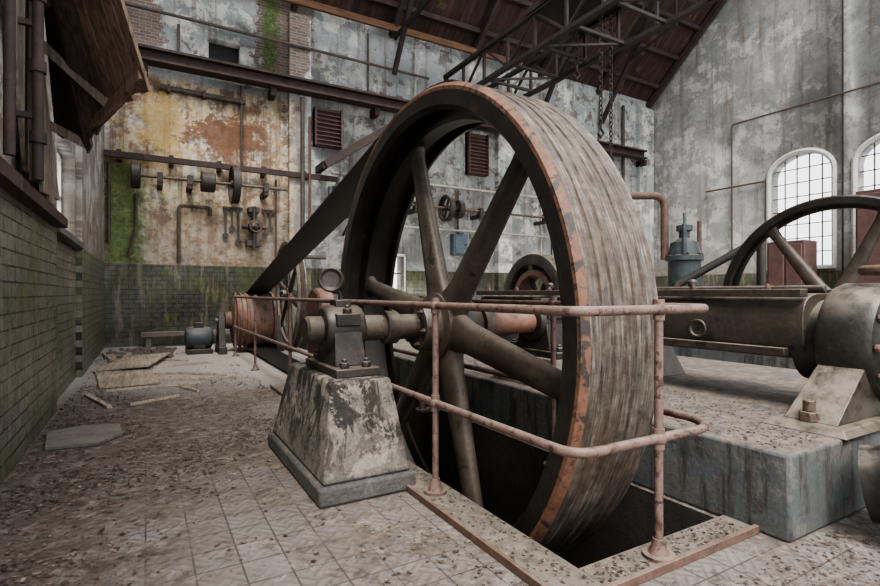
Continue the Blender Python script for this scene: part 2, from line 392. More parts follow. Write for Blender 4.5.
b = MB(); b.box(-1.5, XR+.4, YB, YB+.5, -.1, EAVE, m_wback); wb = b.obj('wall_back')
cs = []
for (a, c, d, e) in ((1.42, 2.2, 7.2, 7.95), (6.35, 7.05, 1.35, 2.45)):
    q = MB(); q.box(a, c, YB-.2, YB+.7 if d < 3 else YB+.35, d, e, m_black); cs.append(q.obj('c'))
cut(wb, cs)
for (a, c) in ((3.45, 4.05), (10.6, 11.2), (17.9, 18.8)):
    b = MB(); b.box(a, c, YB-.2, YB+.01, 0, EAVE-.4, m_wback); p = b.obj('pilaster'); p.parent = wb
b = MB(); b.box(1.40, 2.22, YB+.3, YB+.34, 7.18, 7.97, m_black); p = b.obj('hole_dark_sheet'); p.parent = wb  # black sheet standing in for the darkness inside the wall hole

b = MB(); b.box(-1.35, XL, 0.2, 7.0, -.1, EAVE, m_wleft); wl = b.obj('wall_left')
b = MB(); b.box(-1.15, -.93, 7.0, 9.6, -.1, EAVE, m_wleft); wl2 = b.obj('wall_left_recess')
q = MB(); q.box(-1.6, -.7, 7.3, 9.45, 2.05, 3.35, m_black); cut(wl2, [q.obj('c')])
b = MB(); b.box(-1.35, XL, 9.6, YB, -.1, EAVE, m_wleft); p = b.obj('wall_left_far')
b = MB()
b.box(-.97, XL+.03, 7.0, 9.6, 1.98, 2.06, m_slab)
b.obj('trim_sill')
b = MB()
for yy in (7.35, 8.38, 9.41): b.box(-1.13, -1.09, yy-.03, yy+.03, 2.05, 3.35, m_white)
for zz in (2.08, 2.7, 3.32): b.box(-1.13, -1.09, 7.32, 9.44, zz-.025, zz+.025, m_white)
b.obj('window_3')

b = MB()
RID_Y = 7.5; RID_Z = EAVE+(YB-RID_Y)*.9
pts = [(YB+.4, -.1), (YB+.4, EAVE-.1), (RID_Y, RID_Z), (-4, RID_Z), (-4, -.1)]
b.add([(XR, y, z) for y, z in pts]+[(XR+.5, y, z) for y, z in pts],
      [tuple(range(5)), tuple(range(9, 4, -1))]+[(i, (i+1) % 5, (i+1) % 5+5, i+5) for i in range(5)], m_wright)
wr = b.obj('wall_right')
def archpts(yc, w, z0, z1, n=14):
    r = w/2; rise = r*.75; P = [(yc-r, z0), (yc+r, z0)]
    for i in range(n+1):
        t = pi*i/n; P.append((yc+r*math.cos(t), z1-rise+rise*math.sin(t)))
    return P
wins = [(8.68, 1.85, 2.2, 5.95), (6.2, 1.85, 2.2, 5.95), (3.4, 1.85, 2.2, 5.95)]
cs = []
for (yc, w, z0, z1) in wins:
    P = archpts(yc, w, z0, z1); n = len(P); q = MB()
    q.add([(XR-.3, y, z) for y, z in P]+[(XR+.8, y, z) for y, z in P],
          [tuple(range(n)), tuple(range(2*n-1, n-1, -1))]+[(i, (i+1) % n, (i+1) % n+n, i+n) for i in range(n)], m_white)
    cs.append(q.obj('c'))
cut(wr, cs)
for i, (yc, w, z0, z1) in enumerate(wins):
    b = MB(); P = archpts(yc, w+.1, z0-.05, z1+.05)
    b.tube([(XR-.01, y, z) for y, z in P], .08, m_white, 8, closed=True)
    r = w/2
    for k in range(1, 5):
        yy = yc-r+w*k/5; t = (yy-yc)/r; b.box(XR+.2, XR+.235, yy-.014, yy+.014, z0, z1-.75*r+.75*r*math.sqrt(max(0, 1-t*t)), m_steelbeam)
    for k in range(1, 8):
        zz = z0+(z1-z0)*k/8; q = (zz-(z1-.75*r))/(.75*r); hw = r if q < 0 else r*math.sqrt(max(0, 1-q*q))
        b.box(XR+.2, XR+.235, yc-hw, yc+hw, zz-.014, zz+.014, m_steelbeam)
    b.box(XR-.08, XR+.3, yc-w/2-.1, yc+w/2+.1, z0-.12, z0, m_white)
    b.obj('window_%d' % (1 if i == 0 else (2 if i == 1 else 4)))

b = MB()
n = [(-1.6, YB+.5, EAVE-.45), (XR+.5, YB+.5, EAVE-.45), (XR+.5, RID_Y, RID_Z), (-1.6, RID_Y, RID_Z)]
b.add(n+[(x, y, z+.12) for x, y, z in n], [(0, 1, 2, 3), (7, 6, 5, 4), (0, 1, 5, 4), (1, 2, 6, 5), (2, 3, 7, 6), (3, 0, 4, 7)], m_roof)
b.obj('ceiling')
b = MB()
for i in range(8):
    yy = YB-.6-i*.9; zz = EAVE+(YB-yy)*.9-.12
    b.bar((-1.2, yy, zz), (XR-.05, yy, zz), .12, .16, m_steelbeam)
for i in range(7):
    xx = .6+i*3.0
    b.bar((xx, YB-.05, EAVE-.25), (xx, RID_Y, RID_Z-.3), .14, .22, m_steelbeam)
b.obj('roof_rafters')
b = MB(); b.box(-1.2, 11.5, YB-.40, YB-.3, EAVE-.24, EAVE-.04, m_woodo); b.obj('eaves_board', .01)

b = MB()
b.box(-.15, XR-.95, YB-.62, YB-.24, 7.10, 7.16, m_steelbeam); b.box(-.15, XR-.95, YB-.62, YB-.24, 6.82, 6.88, m_steelbeam)
b.box(-.15, XR-.95, YB-.46, YB-.40, 6.88, 7.10, m_steelbeam)
for i in range(7): b.box(-.1+i*3, .05+i*3, YB-.44, YB-.0, 6.6, 6.83, m_steelbeam)
b.obj('crane_runway_beam')

# ---------------------------------------------------------------- flywheel
def flywheel(name, cx, cy, cz, R, w, a_start, arms=6, stripe=True, sp=1.0, rim=.16, facem=None, tm=None, spm=None, hub=1.0):
    b = MB(); tm = tm or tread_mat(cy, cz, name+'_tread'); fm = facem or m_rim; sm = spm or m_spoke
    x0 = -w/2; prof = [(x0, R-.03), (x0+.035, R)]
    mats = {0: m_stripe if stripe else fm}
    g = 6; gw = (w-.1)/g
    for i in range(g):
        a = x0+.05+i*gw
        mats[len(prof)-1] = tm; prof.append((a, R))
        mats[len(prof)-1] = tm; prof.append((a+.006, R-.010))
        mats[len(prof)-1] = tm; prof.append((a+gw*.5, R-.004))
        mats[len(prof)-1] = tm; prof.append((a+gw-.006, R-.010))
    mats[len(prof)-1] = tm; prof.append((w/2-.03, R))
    mats[len(prof)-1] = tm; prof.append((w/2, R-.03))
    d1 = min(.11, rim*.7); e = min(.05, w*.15)
    prof += [(w/2, R-rim), (w/2-e, R-rim-.03), (w/2-e*1.6, R-d1), (w*.17, R-d1), (w*.12, R-rim-.07), (-w*.12, R-rim-.07), (-w*.17, R-d1), (x0+e*1.6, R-d1), (x0+e, R-rim-.03), (x0, R-rim)]
    prof += [(x0, R-.055)]
    mats[len(prof)-1] = m_stripe if stripe else fm
    b.lathe((cx, cy, cz), (1, 0, 0), prof, fm, 128, True, mats)
    h = hub
    b.lathe((cx, cy, cz), (1, 0, 0), [(-.27*h, .10*h), (-.27*h, .19*h), (-.25*h, .20*h), (-.13*h, .20*h), (-.11*h, .27*h), (.11*h, .27*h), (.13*h, .20*h), (.25*h, .20*h), (.27*h, .19*h), (.27*h, .10*h)], sm, 40)
    for k in range(6):
        t = 2*pi*k/6+.2
        b.nut((cx-.27*h, cy+.155*h*math.cos(t), cz+.155*h*math.sin(t)), (-1, 0, 0), .022, .025, m_iron)
    for k in range(arms):
        t = a_start+2*pi*k/arms; d = Vector((0, math.cos(t), math.sin(t))); p = Vector((0, -math.sin(t), math.cos(t))); X = Vector((1, 0, 0))
        rings = []
        for (rr, u, v) in ((.2*h, .19, .11), (.3*h, .15, .095), (.42*h, .13, .085), (R*.55, .105, .072), (R-rim-.2, .088, .062), (R-rim-.1, .10, .066), (R-rim-.02, .16, .08)):
            c = Vector((cx, cy, cz))+d*rr
            rings.append([c+p*u*sp*math.cos(2*pi*j/18)+X*v*sp*math.sin(2*pi*j/18) for j in range(18)])
        b.loft(rings, sm)
    return b
WX, WY, WZ, WR, WW = 2.18, 3.70, 1.03, 1.88, .60
a48 = pi-math.radians(48)
b = flywheel('belt_flywheel', WX, WY, WZ, WR, WW, a48)
b.lathe((0, WY, WZ), (1, 0, 0), [(1.0, .085), (1.02, .1), (1.9, .1)], m_spoke, 32)
b.lathe((0, WY, WZ), (1, 0, 0), [(2.4, .1), (4.2, .1)], m_orange, 32)
b.lathe((0, WY, WZ), (1, 0, 0), [(1.62, .1), (1.62, .13), (1.72, .13), (1.72, .1)], m_spoke, 32)
b.lathe((0, WY, WZ), (1, 0, 0), [(2.52, .1), (2.52, .15), (2.62, .15), (2.62, .1)], m_shaft, 32)
b.obj('belt_flywheel')

PY, PZ, PR = 12.0, .70, .58
def belt():
    R1, R2 = WR+.012, PR+.012; D = Vector((PY-WY, PZ-WZ)); L = D.length; ang = math.atan2(D.y, D.x); phi = math.acos((R1-R2)/L)
    path = []
    for i in range(33):
        t = ang-phi+2*phi*i/32; path.append((PY+R2*math.cos(t), PZ+R2*math.sin(t)))
    for i in range(9):
        t = ang+phi+i*.06; path.append((WY+R1*math.cos(t), WZ+R1*math.sin(t)))
    b = MB(); x0, x1 = WX-.24, WX+.24
    rings = []
    for i, (y, z) in enumerate(path):
        q = path[min(i+1, len(path)-1)]; p = path[max(i-1, 0)]
        d = Vector((q[0]-p[0], q[1]-p[1])).normalized(); n = Vector((d.y, -d.x))*.012
        rings.append([(x0, y, z), (x1, y, z), (x1, y+n.x, z+n.y), (x0, y+n.x, z+n.y)])
    low = []
    for (y, z) in ((9.5, .06), (7.2, .05), (6.7, .0), (6.0, -.12), (5.2, -.3)):
        low.insert(0, [(x0, y, z), (x1, y, z), (x1, y, z-.012), (x0, y, z-.012)])
    b.loft(low+rings, m_belt); b.obj('drive_belt')
belt()

def bearing(b, cx, z0, oil=True):
    cy, cz = WY, WZ
    b.box(cx-.16, cx+.16, cy-.38, cy+.38, z0, z0+.06, m_iron)
    b.frust((cx-.12, cx+.12, cy-.24, cy+.24), z0+.06, (cx-.10, cx+.10, cy-.17, cy+.17), cz+.02, m_iron)
    b.lathe((cx, cy, cz), (1, 0, 0), [(-.15, .10), (-.15, .16), (-.12, .18), (.12, .18), (.15, .16), (.15, .10)], m_iron, 32)
    b.box(cx-.09, cx+.09, cy-.19, cy+.19, cz+.03, cz+.12, m_iron)
    b.box(cx-.06, cx+.06, cy-.07, cy+.07, cz+.15, cz+.22, m_iron)
    for sy in (-.15, .15):
        b.nut((cx, cy+sy, cz+.12), (0, 0, 1), .035, .04, m_iron)
    for sy in (-.32, .32):
        b.nut((cx-.08, cy+sy, z0+.06), (0, 0, 1), .035, .04, m_iron); b.nut((cx+.08, cy+sy, z0+.06), (0, 0, 1), .035, .04, m_iron)
    if oil:
        b.tube(fillet([(cx, cy, cz+.2), (cx, cy, cz+.28), (cx-.07, cy, cz+.28), (cx-.07, cy, cz+.34)], .03), .016, m_iron, 10)
        b.lathe((cx-.07, cy, cz+.37), Vector((.35, .94, 0)), [(-.045, .0005), (-.05, .065), (-.065, .075), (-.065, .09), (-.05, .095), (.05, .095), (.065, .09), (.065, .075), (.05, .065), (.045, .0005)], m_iron, 28)
b = MB()
b.box(.90, 1.555, 3.0, 4.5, 0, .12, m_ped)
b.frust((.93, 1.53, 3.03, 4.47), .12, (1.04, 1.46, 3.2, 4.3), .72, m_ped)
b.obj('bearing_pedestal', .02)
b = MB(); bearing(b, 1.27, .72); b.obj('shaft_bearing', .008)

# ---------------------------------------------------------------- curb, edging, handrail
b = MB()
b.box(1.50, 1.73, 1.55, 7.2, 0, .03, m_conc); b.box(1.73, 2.87, 1.55, 1.72, 0, .03, m_conc)
b.box(1.475, 1.50, 1.5, 3.0, 0, .045, m_rust); b.box(1.475, 1.50, 4.5, 7.2, 0, .045, m_rust); b.box(1.475, 2.87, 1.52, 1.548, 0, .045, m_rust)
b.obj('pit_curb', .004)

def post(b, x, y, z0=.03, zt=1.22):
    b.cyl((x, y, z0), (x, y, zt), .021, m_rail, 14)
    b.lathe((x, y, z0), (0, 0, 1), [(0, .075), (.018, .075), (.02, .05), (.05, .035), (.09, .028), (.09, .02)], m_rail, 20)
    for zz in (.6, zt):
        b.ball((x, y, zz), .038, m_rail)
        b.lathe((x, y, zz-.05), (0, 0, 1), [(0, .021), (.0, .028), (.1, .028), (.1, .021)], m_rail, 14)
b = MB()
for zz in (.6, 1.22):
    b.tube(fillet([(1.6, 11.2, zz), (1.6, 1.6, zz), (2.53, 1.6, zz), (2.66, 1.75, zz), (2.66, 6.9, zz)], .13), .023, m_rail, 14)
for (x, y) in ((1.6, 2.83), (2.14, 1.6), (1.6, 6.6), (1.6, 9.0), (1.6, 11.2), (2.66, 2.9), (2.66, 5.0), (2.66, 6.9)):
    post(b, x, y, .03 if y < 7.1 and x < 2 or y < 1.7 else 0.0)
for y in (2.9, 5.0):
    b.bar((2.66, y, .0), (2.86, y, .0), .05, .05, m_rail)
b.obj('pipe_handrail')

# ---------------------------------------------------------------- foundation and engine on the right
b = MB()
b.box(2.88, 6.2, 1.375, 9.0, 0, .46, m_found)
b.obj('engine_foundation', .02)
b = MB(); b.frust((3.0, 3.5, 3.25, 4.15), .46, (3.05, 3.45, 3.3, 4.1), .72, m_conc); bearing(b, 3.25, .72, False); b.obj('shaft_bearing', .008)

def engine(name, ex, y0, mat, mat2):
    b = MB(); cx = ex+.38; cz = .95
    sec = []
    for j in range(28):
        t = 2*pi*j/28; c, s = math.cos(t), math.sin(t)
        sec.append((.33*math.copysign(abs(c)**.6, c), .25*math.copysign(abs(s)**.6, s)))
    rings = []
    for (yy, k) in ((y0+.5, 1.0), (y0+1.6, 1.0), (y0+2.4, .98), (y0+4.6, .98)):
        rings.append([(cx+u*k, yy, 1.05+v*k) for u, v in sec])
    b.loft(rings, mat)
    b.box(ex+.02, ex+.12, y0+.5, y0+4.6, 1.27, 1.33, mat); b.box(ex+.62, ex+.74, y0+.5, y0+4.6, 1.27, 1.33, mat)
    b.box(ex+.0, ex+.06, y0+.6, y0+4.5, .84, .9, mat)
    for k in range(7): b.nut((ex+.07, y0+.75+k*.6, 1.33), (0, 0, 1), .025, .025, m_rust)
    b.frust((ex-.1, ex+.85, y0+1.95, y0+3.0), .46, (ex, ex+.76, y0+2.15, y0+2.8), .9, mat)
    b.frust((ex-.1, ex+.85, y0+4.1, y0+4.8), .46, (ex, ex+.76, y0+4.2, y0+4.7), .9, mat)
    b.lathe((ex+.05, y0+1.3, 1.0), (-1, 0, 0), [(-.02, .08), (.015, .08), (.015, .06), (-.0, .055)], mat, 24)
    b.lathe((ex+.052, y0+1.3, 1.0), (-1, 0, 0), [(0, .055), (.003, .0001)], m_black, 20)  # black disc paints the shade inside the bed's round hole
    o = (cx, y0, cz)
    b.lathe(o, (0, 1, 0), [(.62, .20), (.60, .30), (.42, .30), (.40, .40), (.36, .42), (.12, .42), (.08, .40), (.06, .36), (.02, .33), (-.05, .33), (-.08, .37), (-.9, .37), (-.93, .43), (-1.03, .43), (-1.06, .38), (-1.1, .1)], mat2, 56)
    for k in range(12):
        t = 2*pi*k/12
        b.nut((cx+.375*math.cos(t), y0+.07, cz+.375*math.sin(t)), (0, -1, 0), .028, .03, m_rust)
    yy = y0+.26
    b.frust((ex-.55, ex+.3, yy-.26, yy+.22), .46, (ex-.5, ex+.3, yy-.22, yy+.18), .50, mat)
    b.frust((ex-.42, ex+.3, yy-.16, yy+.14), .50, (ex+.05, ex+.3, yy-.14, yy+.12), .86, mat)
    b.nut((ex-.4, yy, .50), (0, 0, 1), .06, .06, m_shaft); b.cyl((ex-.4, yy, .56), (ex-.4, yy, .63), .035, m_shaft, 14)
    b.box(cx-.2, cx+.2, y0-.75, y0-.25, 1.2, 1.42, mat2)
    b.cyl((cx, y0+.1, 1.3), (cx, y0+.1, 1.42), .05, mat2)
    b.lathe((cx, y0+.1, 1.42), (.0, 0, 1), [(0, .17), (.02, .19), (.05, .19), (.07, .17), (.05, .15), (.02, .15)], m_rust, 32, True)
    for k in range(3):
        t = pi*k/3; b.cyl((cx-.16*math.cos(t), y0+.1-.16*math.sin(t), 1.455), (cx+.16*math.cos(t), y0+.1+.16*math.sin(t), 1.455), .015, m_rust, 8)
    b.cyl((cx, y0+.5, 1.33), (cx, y0+2.3, 1.33), .03, m_iron, 12)
    for q in (1.4, 2.1, 3.2):
        b.lathe((cx-.25, y0+q, 1.3), (0, 0, 1), [(0, .04), (.02, .04), (.03, .02), (.05, .02), (.06, .04), (.10, .04), (.12, .02)], m_iron, 16)
    return b
b = engine('e', 4.0, 1.35, m_engine, m_green)
b.obj('steam_engine', .006)

b = MB()
b.lathe((3.42, 1.12, .29), Vector((.25, -1, .18)), [(-.12, .12), (-.12, .2), (0, .2), (.0, .29), (.05, .29), (.05, .2), (.09, .18), (.09, .12)], m_green, 40, True)
for k in range(8):
    t = 2*pi*k/8; a = Vector((.25, -1, .18)).normalized(); u = a.cross(Vector((0, 0, 1))).normalized(); v = a.cross(u)
    b.nut(Vector((3.42, 1.12, .29))+a*.05+(u*math.cos(t)+v*math.sin(t))*.245, a, .022, .02, m_rust)
b.obj('pipe_flange')

b = flywheel('wf', 10.1, 4.15, 1.05, 1.88, .34, pi-math.radians(65), stripe=False, rim=.14)
b.lathe((0, 4.15, 1.05), (1, 0, 0), [(8.3, .1), (11.3, .1)], m_shaft, 24)
b.obj('flywheel')
b = MB(); b.box(8.0, 9.7, 2.0, 6.3, 0, .5, m_found); b.box(11.1, 13.2, 1.0, 7.0, 0, .5, m_found)
b.obj('engine_foundation', .02)
b = engine('e', 11.4, 2.2, m_engine, m_green); b.obj('steam_engine', .006)
b = MB(); b.box(8.4, 8.8, 3.8, 4.5, .5, .8, m_iron); b.frust((8.45, 8.75, 3.85, 4.45), .8, (8.5, 8.7, 4.0, 4.3), 1.2, m_iron); b.obj('shaft_bearing', .01)

b = MB(); gx, gy, gz = 7.3, 8.4, 1.15
b.box(6.6, 8.3, 7.5, 9.4, 0, .3, m_conc)
b.lathe((gx, gy, gz), (1, 0, 0), [(-.25, .92), (-.22, .98), (.22, .98), (.25, .92), (.25, .76), (-.25, .76)], m_iron, 56, True)
b.lathe((gx, gy, gz), (1, 0, 0), [(-.2, .64), (.2, .64), (.2, .52), (-.2, .52)], m_rust, 48, True)
for k in range(8):
    t = 2*pi*k/8; b.bar((gx, gy+.6*math.cos(t), gz+.6*math.sin(t)), (gx, gy+.8*math.cos(t), gz+.8*math.sin(t)), .22, .2, m_iron, (1, 0, 0))
for k in range(6):
    t = 2*pi*k/6; b.bar((gx, gy, gz), (gx, gy+.55*math.cos(t), gz+.55*math.sin(t)), .09, .07, m_iron, (1, 0, 0))
b.cyl((gx-.6, gy, gz), (gx+.8, gy, gz), .09, m_shaft)
for xx in (gx-.5, gx+.6): b.frust((xx-.12, xx+.12, gy-.35, gy+.35), .3, (xx-.1, xx+.1, gy-.12, gy+.12), gz+.12, m_iron)
b.frust((gx-.2, gx+.2, gy-.9, gy+.9), .28, (gx-.2, gx+.2, gy-.75, gy+.75), .5, m_iron)
b.obj('ring_generator', .008)

# ---------------------------------------------------------------- belt driven generator (left rear)
b = MB()
b.lathe((0, PY, PZ), (1, 0, 0), [(1.50, .08), (1.50, .16), (1.62, .20), (1.64, .40), (1.68, .50), (1.74, .55), (1.88, .57), (1.90, .60), (1.93, .60), (1.94, PR), (2.42, PR), (2.43, .62), (2.48, .62), (2.5, .5), (2.52, .07)], m_drum, 56)
for xx in (1.70, 1.80, 1.90): b.lathe((0, PY, PZ), (1, 0, 0), [(xx-.012, .5), (xx-.012, .61), (xx+.012, .61), (xx+.012, .5)], m_orange, 56)
b.cyl((1.3, PY, PZ), (2.6, PY, PZ), .06, m_shaft)
for xx in (1.42, 2.60):
    b.box(xx-.08, xx+.08, PY-.4, PY+.4, 0, .15, m_iron); b.frust((xx-.07, xx+.07, PY-.3, PY+.3), .15, (xx-.06, xx+.06, PY-.12, PY+.12), PZ+.1, m_iron)
b.obj('electric_generator', .006)
b = MB()
b.lathe((0, 8.75, .92), (1, 0, 0), [(2.5, .1), (2.5, .42), (2.54, .46), (2.76, .46), (2.80, .42), (2.80, .1)], m_orange, 48)
b.cyl((2.46, 8.75, .92), (3.1, 8.75, .92), .06, m_shaft)
b.box(2.5, 2.82, 8.45, 9.05, 0, .55, m_rust)
b.obj('exciter_drum', .006)
b = flywheel('sw', 2.86, 11.9, 1.26, 1.25, .22, .3, stripe=False, rim=.10, facem=m_bronze, spm=m_iron, sp=.6, hub=.6)
b.cyl((2.72, 11.9, 1.26), (3.9, 11.9, 1.26), .07, m_shaft)
for xx in (3.3, 3.75):
    b.box(xx-.14, xx+.14, 11.55, 12.25, 0, .15, m_iron); b.frust((xx-.11, xx+.11, 11.65, 12.15), .15, (xx-.09, xx+.09, 11.75, 12.05), 1.37, m_iron)
b.obj('spoked_wheel')

b = MB()
b.box(.75, 1.25, 11.9, 12.5, 0, .1, m_iron); b.lathe((1.0, 12.2, .33), (1, 0, 0), [(-.28, .08), (-.26, .2), (-.2, .24), (.2, .24), (.26, .2), (.28, .08)], m_teal, 32)
b.box(.88, 1.12, 12.0, 12.4, .1, .3, m_iron); b.box(.9, 1.1, 12.1, 12.3, .5, .66, m_iron); b.obj('small_motor', .01)
b = MB()
b.box(-.1, 3.3, 13.9, 14.28, .25, .36, m_slab)
for xx in (0, 1.1, 2.2, 3.1): b.box(xx, xx+.12, 13.95, 14.25, 0, .25, m_slab)
b.obj('stone_bench', .01)

# ---------------------------------------------------------------- back wall pipework
def pipe(name, pts, r, mat=m_pipe, rad=.12):
    b = MB(); b.tube(fillet(pts, rad), r, mat, 10)
    b.obj(name)
Y1 = YB-.12; Y2 = YB-.28
pipe('wall_pipe', [(-.55, Y2, 8.18), (7.8, Y2, 8.12)], .04)
pipe('wall_pipe', [(.72, Y1, 8.05), (.72, Y1, 7.2)], .035)
pipe('wall_pipe', [(5.8, Y1, 9.1), (5.8, Y1, 7.2)], .035)
b = MB(); b.cyl((.3, Y1, 6.4), (2.3, Y1, 6.38), .065, m_pipe)
for xx in (.5, 1.3, 2.2): b.box(xx-.03, xx+.03, Y1-.08, YB, 6.3, 6.48, m_pipe)
b.obj('wall_pipe')
b = MB()
b.box(-.84, 5.2, YB-.34, YB-.24, 4.50, 4.64, m_steelbeam)
for i in range(6): b.box(-.6+i*1.1, -.5+i*1.1, YB-.3, YB+.0, 4.45, 4.7, m_steelbeam)
b.obj('wall_channel_rail')
ys = YB-.55; zs = 4.08
def hangers(b, xs):
    for xx in xs:
        b.box(xx-.06, xx+.06, ys-.08, YB, zs-.22, zs-.1, m_steelbeam); b.box(xx-.06, xx+.06, ys-.1, ys+.1, zs-.12, zs+.1, m_iron)
def spoked(b, xx, rr, w, mat, n):
    b.lathe((xx, ys, zs), (1, 0, 0), [(-w, rr-.04), (-w+.02, rr), (w-.02, rr), (w, rr-.04), (w-.02, rr-.07), (-w+.02, rr-.07)], mat, 36, True)
    b.lathe((xx, ys, zs), (1, 0, 0), [(-w, .04), (-w, .09), (w, .09), (w, .04)], m_iron, 20)
    for k in range(n):
        t = 2*pi*k/n+.4; b.bar((xx, ys, zs), (xx, ys+(rr-.05)*math.cos(t), zs+(rr-.05)*math.sin(t)), .06, .05, m_iron, (1, 0, 0))
b = MB()
b.cyl((-.3, ys, zs), (3.3, ys, zs), .04, m_shaft, 12)
hangers(b, (.3, .95, 2.75))
b.lathe((1.35, ys, zs), (1, 0, 0), [(-.16, .05), (-.16, .24), (-.14, .26), (.14, .26), (.16, .24), (.16, .05)], m_iron, 28)
spoked(b, 1.98, .49, .10, m_iron, 5)
b.lathe((-.2, ys, zs), (1, 0, 0), [(-.1, .05), (-.1, .3), (-.08, .32), (.08, .32), (.1, .3), (.1, .05)], m_iron, 32)
b.obj('line_shaft')
b = MB(); zs = 4.0
b.cyl((5.3, ys, zs), (15.5, ys, zs), .04, m_shaft, 12)
hangers(b, (5.9, 7.2, 9.6, 12.4, 15.2))
for xx, rr in ((8.3, .42), (8.75, .30), (6.4, .3), (12.8, .35)): spoked(b, xx, rr, .1, m_iron, 4)
b.obj('line_shaft')
pipe('wall_pipe', [(4.6, Y2, 4.75), (15.8, Y2, 4.75)], .04, m_pipelight)
pipe('wall_pipe', [(6.0, Y2, 3.35), (17.6, Y2, 3.35)], .03, m_pipelight)
pipe('wall_pipe', [(3.75, YB-.42, 6.7), (3.75, YB-.42, 2.3), (4.4, YB-.42, 2.3)], .06)
pipe('wall_pipe', [(3.95, YB-.42, 6.2), (3.95, YB-.42, 3.0)], .04, m_rust)
pipe('wall_pipe', [(.72, Y1, 2.05), (.72, Y1, 3.5), (1.45, Y1, 3.5), (1.45, Y1, 3.3)], .045)
pipe('wall_pipe', [(-.75, Y1, 4.4), (-.75, Y1, 2.5)], .04)
pipe('wall_pipe', [(-.2, Y1, 3.7), (-.2, Y1, 2.9), (-.35, Y1, 2.2)], .035)
pipe('wall_pipe', [(2.2, Y1, 6.8), (2.2, Y1, 4.75)], .03)
pipe('wall_pipe', [(3.1, Y1, 4.4), (3.1, Y1, 2.1)], .03)
pipe('wall_pipe', [(15.7, Y1, 9.0), (15.7, Y1, 2.0)], .07, m_pipelight)
pipe('wall_pipe', [(17.0, Y1, 9.0), (17.0, Y1, 3.5)], .06, m_pipe)
pipe('wall_pipe', [(7.4, Y1, 9.0), (7.4, Y1, 4.2)], .04, m_pipelight)
pipe('wall_pipe', [(12.6, Y1, 9.0), (12.6, Y1, 2.1)], .04, m_pipelight)
pipe('conduit', [(XR-.08, 11.9, 5.2), (XR-.08, 9.75, 5.2)], .03, m_pipe)
pipe('conduit', [(XR-.08, 10.9, 2.0), (XR-.08, 10.9, 7.5), (XR-.08, 5.0, 7.5)], .03, m_pipe)
pipe('conduit', [(XR-.08, 7.45, 2.0), (XR-.08, 7.45, 12.5)], .025, m_black)
# spanners and hooks hanging on a wall rack
b = MB(); b.box(1.75, 2.25, YB-.06, YB, 3.50, 3.58, m_woodd); b.box(2.75, 3.05, YB-.06, YB, 3.50, 3.58, m_woodd)
for i, xx in enumerate((1.82, 1.98, 2.14, 2.82, 2.96)):
    L = (.7, .5, .85, .6, .45)[i]; b.cyl((xx, YB-.1, 3.54), (xx, YB, 3.54), .012, m_iron, 8)
    b.bar((xx, YB-.07, 3.5), (xx, YB-.07, 3.5-L), .05, .02, m_iron, (0, 1, 0))
    b.lathe((xx, YB-.09, 3.5-L), (0, 1, 0), [(0, .09), (.03, .09), (.03, .05), (0, .05)], m_iron, 6, True); b.lathe((xx, YB-.09, 3.5), (0, 1, 0), [(0, .06), (.03, .06), (.03, .03), (0, .03)], m_iron, 12, True)
b.obj('spanner_rack')
b = MB(); b.box(5.4, 6.15, YB-.08, YB, 2.75, 3.75, m_woodd)
for (xx, zz, r) in ((5.6, 3.5, .14), (5.95, 3.5, .14), (5.6, 3.1, .12), (5.95, 3.1, .12)):
    b.lathe((xx, YB-.08, zz), (0, -1, 0), [(0, r), (.08, r), (.08, r-.03), (.06, r-.03)], m_iron, 28); b.lathe((xx, YB-.14, zz), (0, -1, 0), [(0, r-.03), (.002, .0005)], m_white, 24)
b.tube(fillet([(5.6, YB-.05, 2.75), (5.6, YB-.05, 2.1)], .1), .025, m_pipe); b.obj('gauge_board', .005)
b = MB(); b.bar((4.3, YB-.7, 4.85), (6.2, YB-.9, 6.15), .14, .22, m_steelbeam); b.bar((6.2, YB-.9, 6.15), (6.2, YB, 6.15), .14, .2, m_steelbeam)
b.bar((4.3, YB-.7, 4.85), (4.3, YB, 4.85), .14, .2, m_steelbeam); b.obj('wall_brace', .01)
for (a, c, d, e) in ((4.15, 4.95, 5.5, 6.6), (9.35, 10.15, 5.3, 6.7)):
    b = MB(); b.box(a, c, YB-.14, YB, d, e, m_red)
    k = int((e-d)/.12)
    for i in range(k):
        z = d+.06+i*.12
        b.hexa([(a+.03, YB-.26, z-.03), (c-.03, YB-.26, z-.03), (c-.03, YB-.13, z+.03), (a+.03, YB-.13, z+.03),
                (a+.03, YB-.26, z-.01), (c-.03, YB-.26, z-.01), (c-.03, YB-.13, z+.05), (a+.03, YB-.13, z+.05)], m_red)
    b.box(a, a+.04, YB-.28, YB, d, e, m_red); b.box(c-.04, c, YB-.28, YB, d, e, m_red)
    b.obj('louvre_vent')
b = MB(); vx = 2.5
b.cyl((vx, YB-.25, 2.5), (vx, YB-.25, 3.6), .07, m_iron); b.ball((vx, YB-.25, 3.05), .17, m_iron, 18)
b.cyl((vx-.3, YB-.25, 3.05), (vx+.3, YB-.25, 3.05), .06, m_iron); b.cyl((vx, YB-.25, 3.05), (vx, YB-.55, 3.05), .03, m_iron)
b.lathe((vx, YB-.55, 3.05), (0, 1, 0), [(-.02, .15), (0, .17), (.02, .15), (0, .13)], m_rust, 28, True)
b.bar((vx-.15, YB-.55, 3.05), (vx+.15, YB-.55, 3.05), .02, .02, m_rust); b.box(vx-.18, vx+.18, YB-.3, YB, 2.55, 2.7, m_iron)
b.box(vx-.14, vx+.14, YB-.3, YB, 3.45, 3.58, m_iron)
b.obj('wall_valve')
b = MB(); px = 4.75; py = YB-.75
b.box(px-.4, px+.4, py-.3, YB, 3.5, 3.6, m_steelbeam)
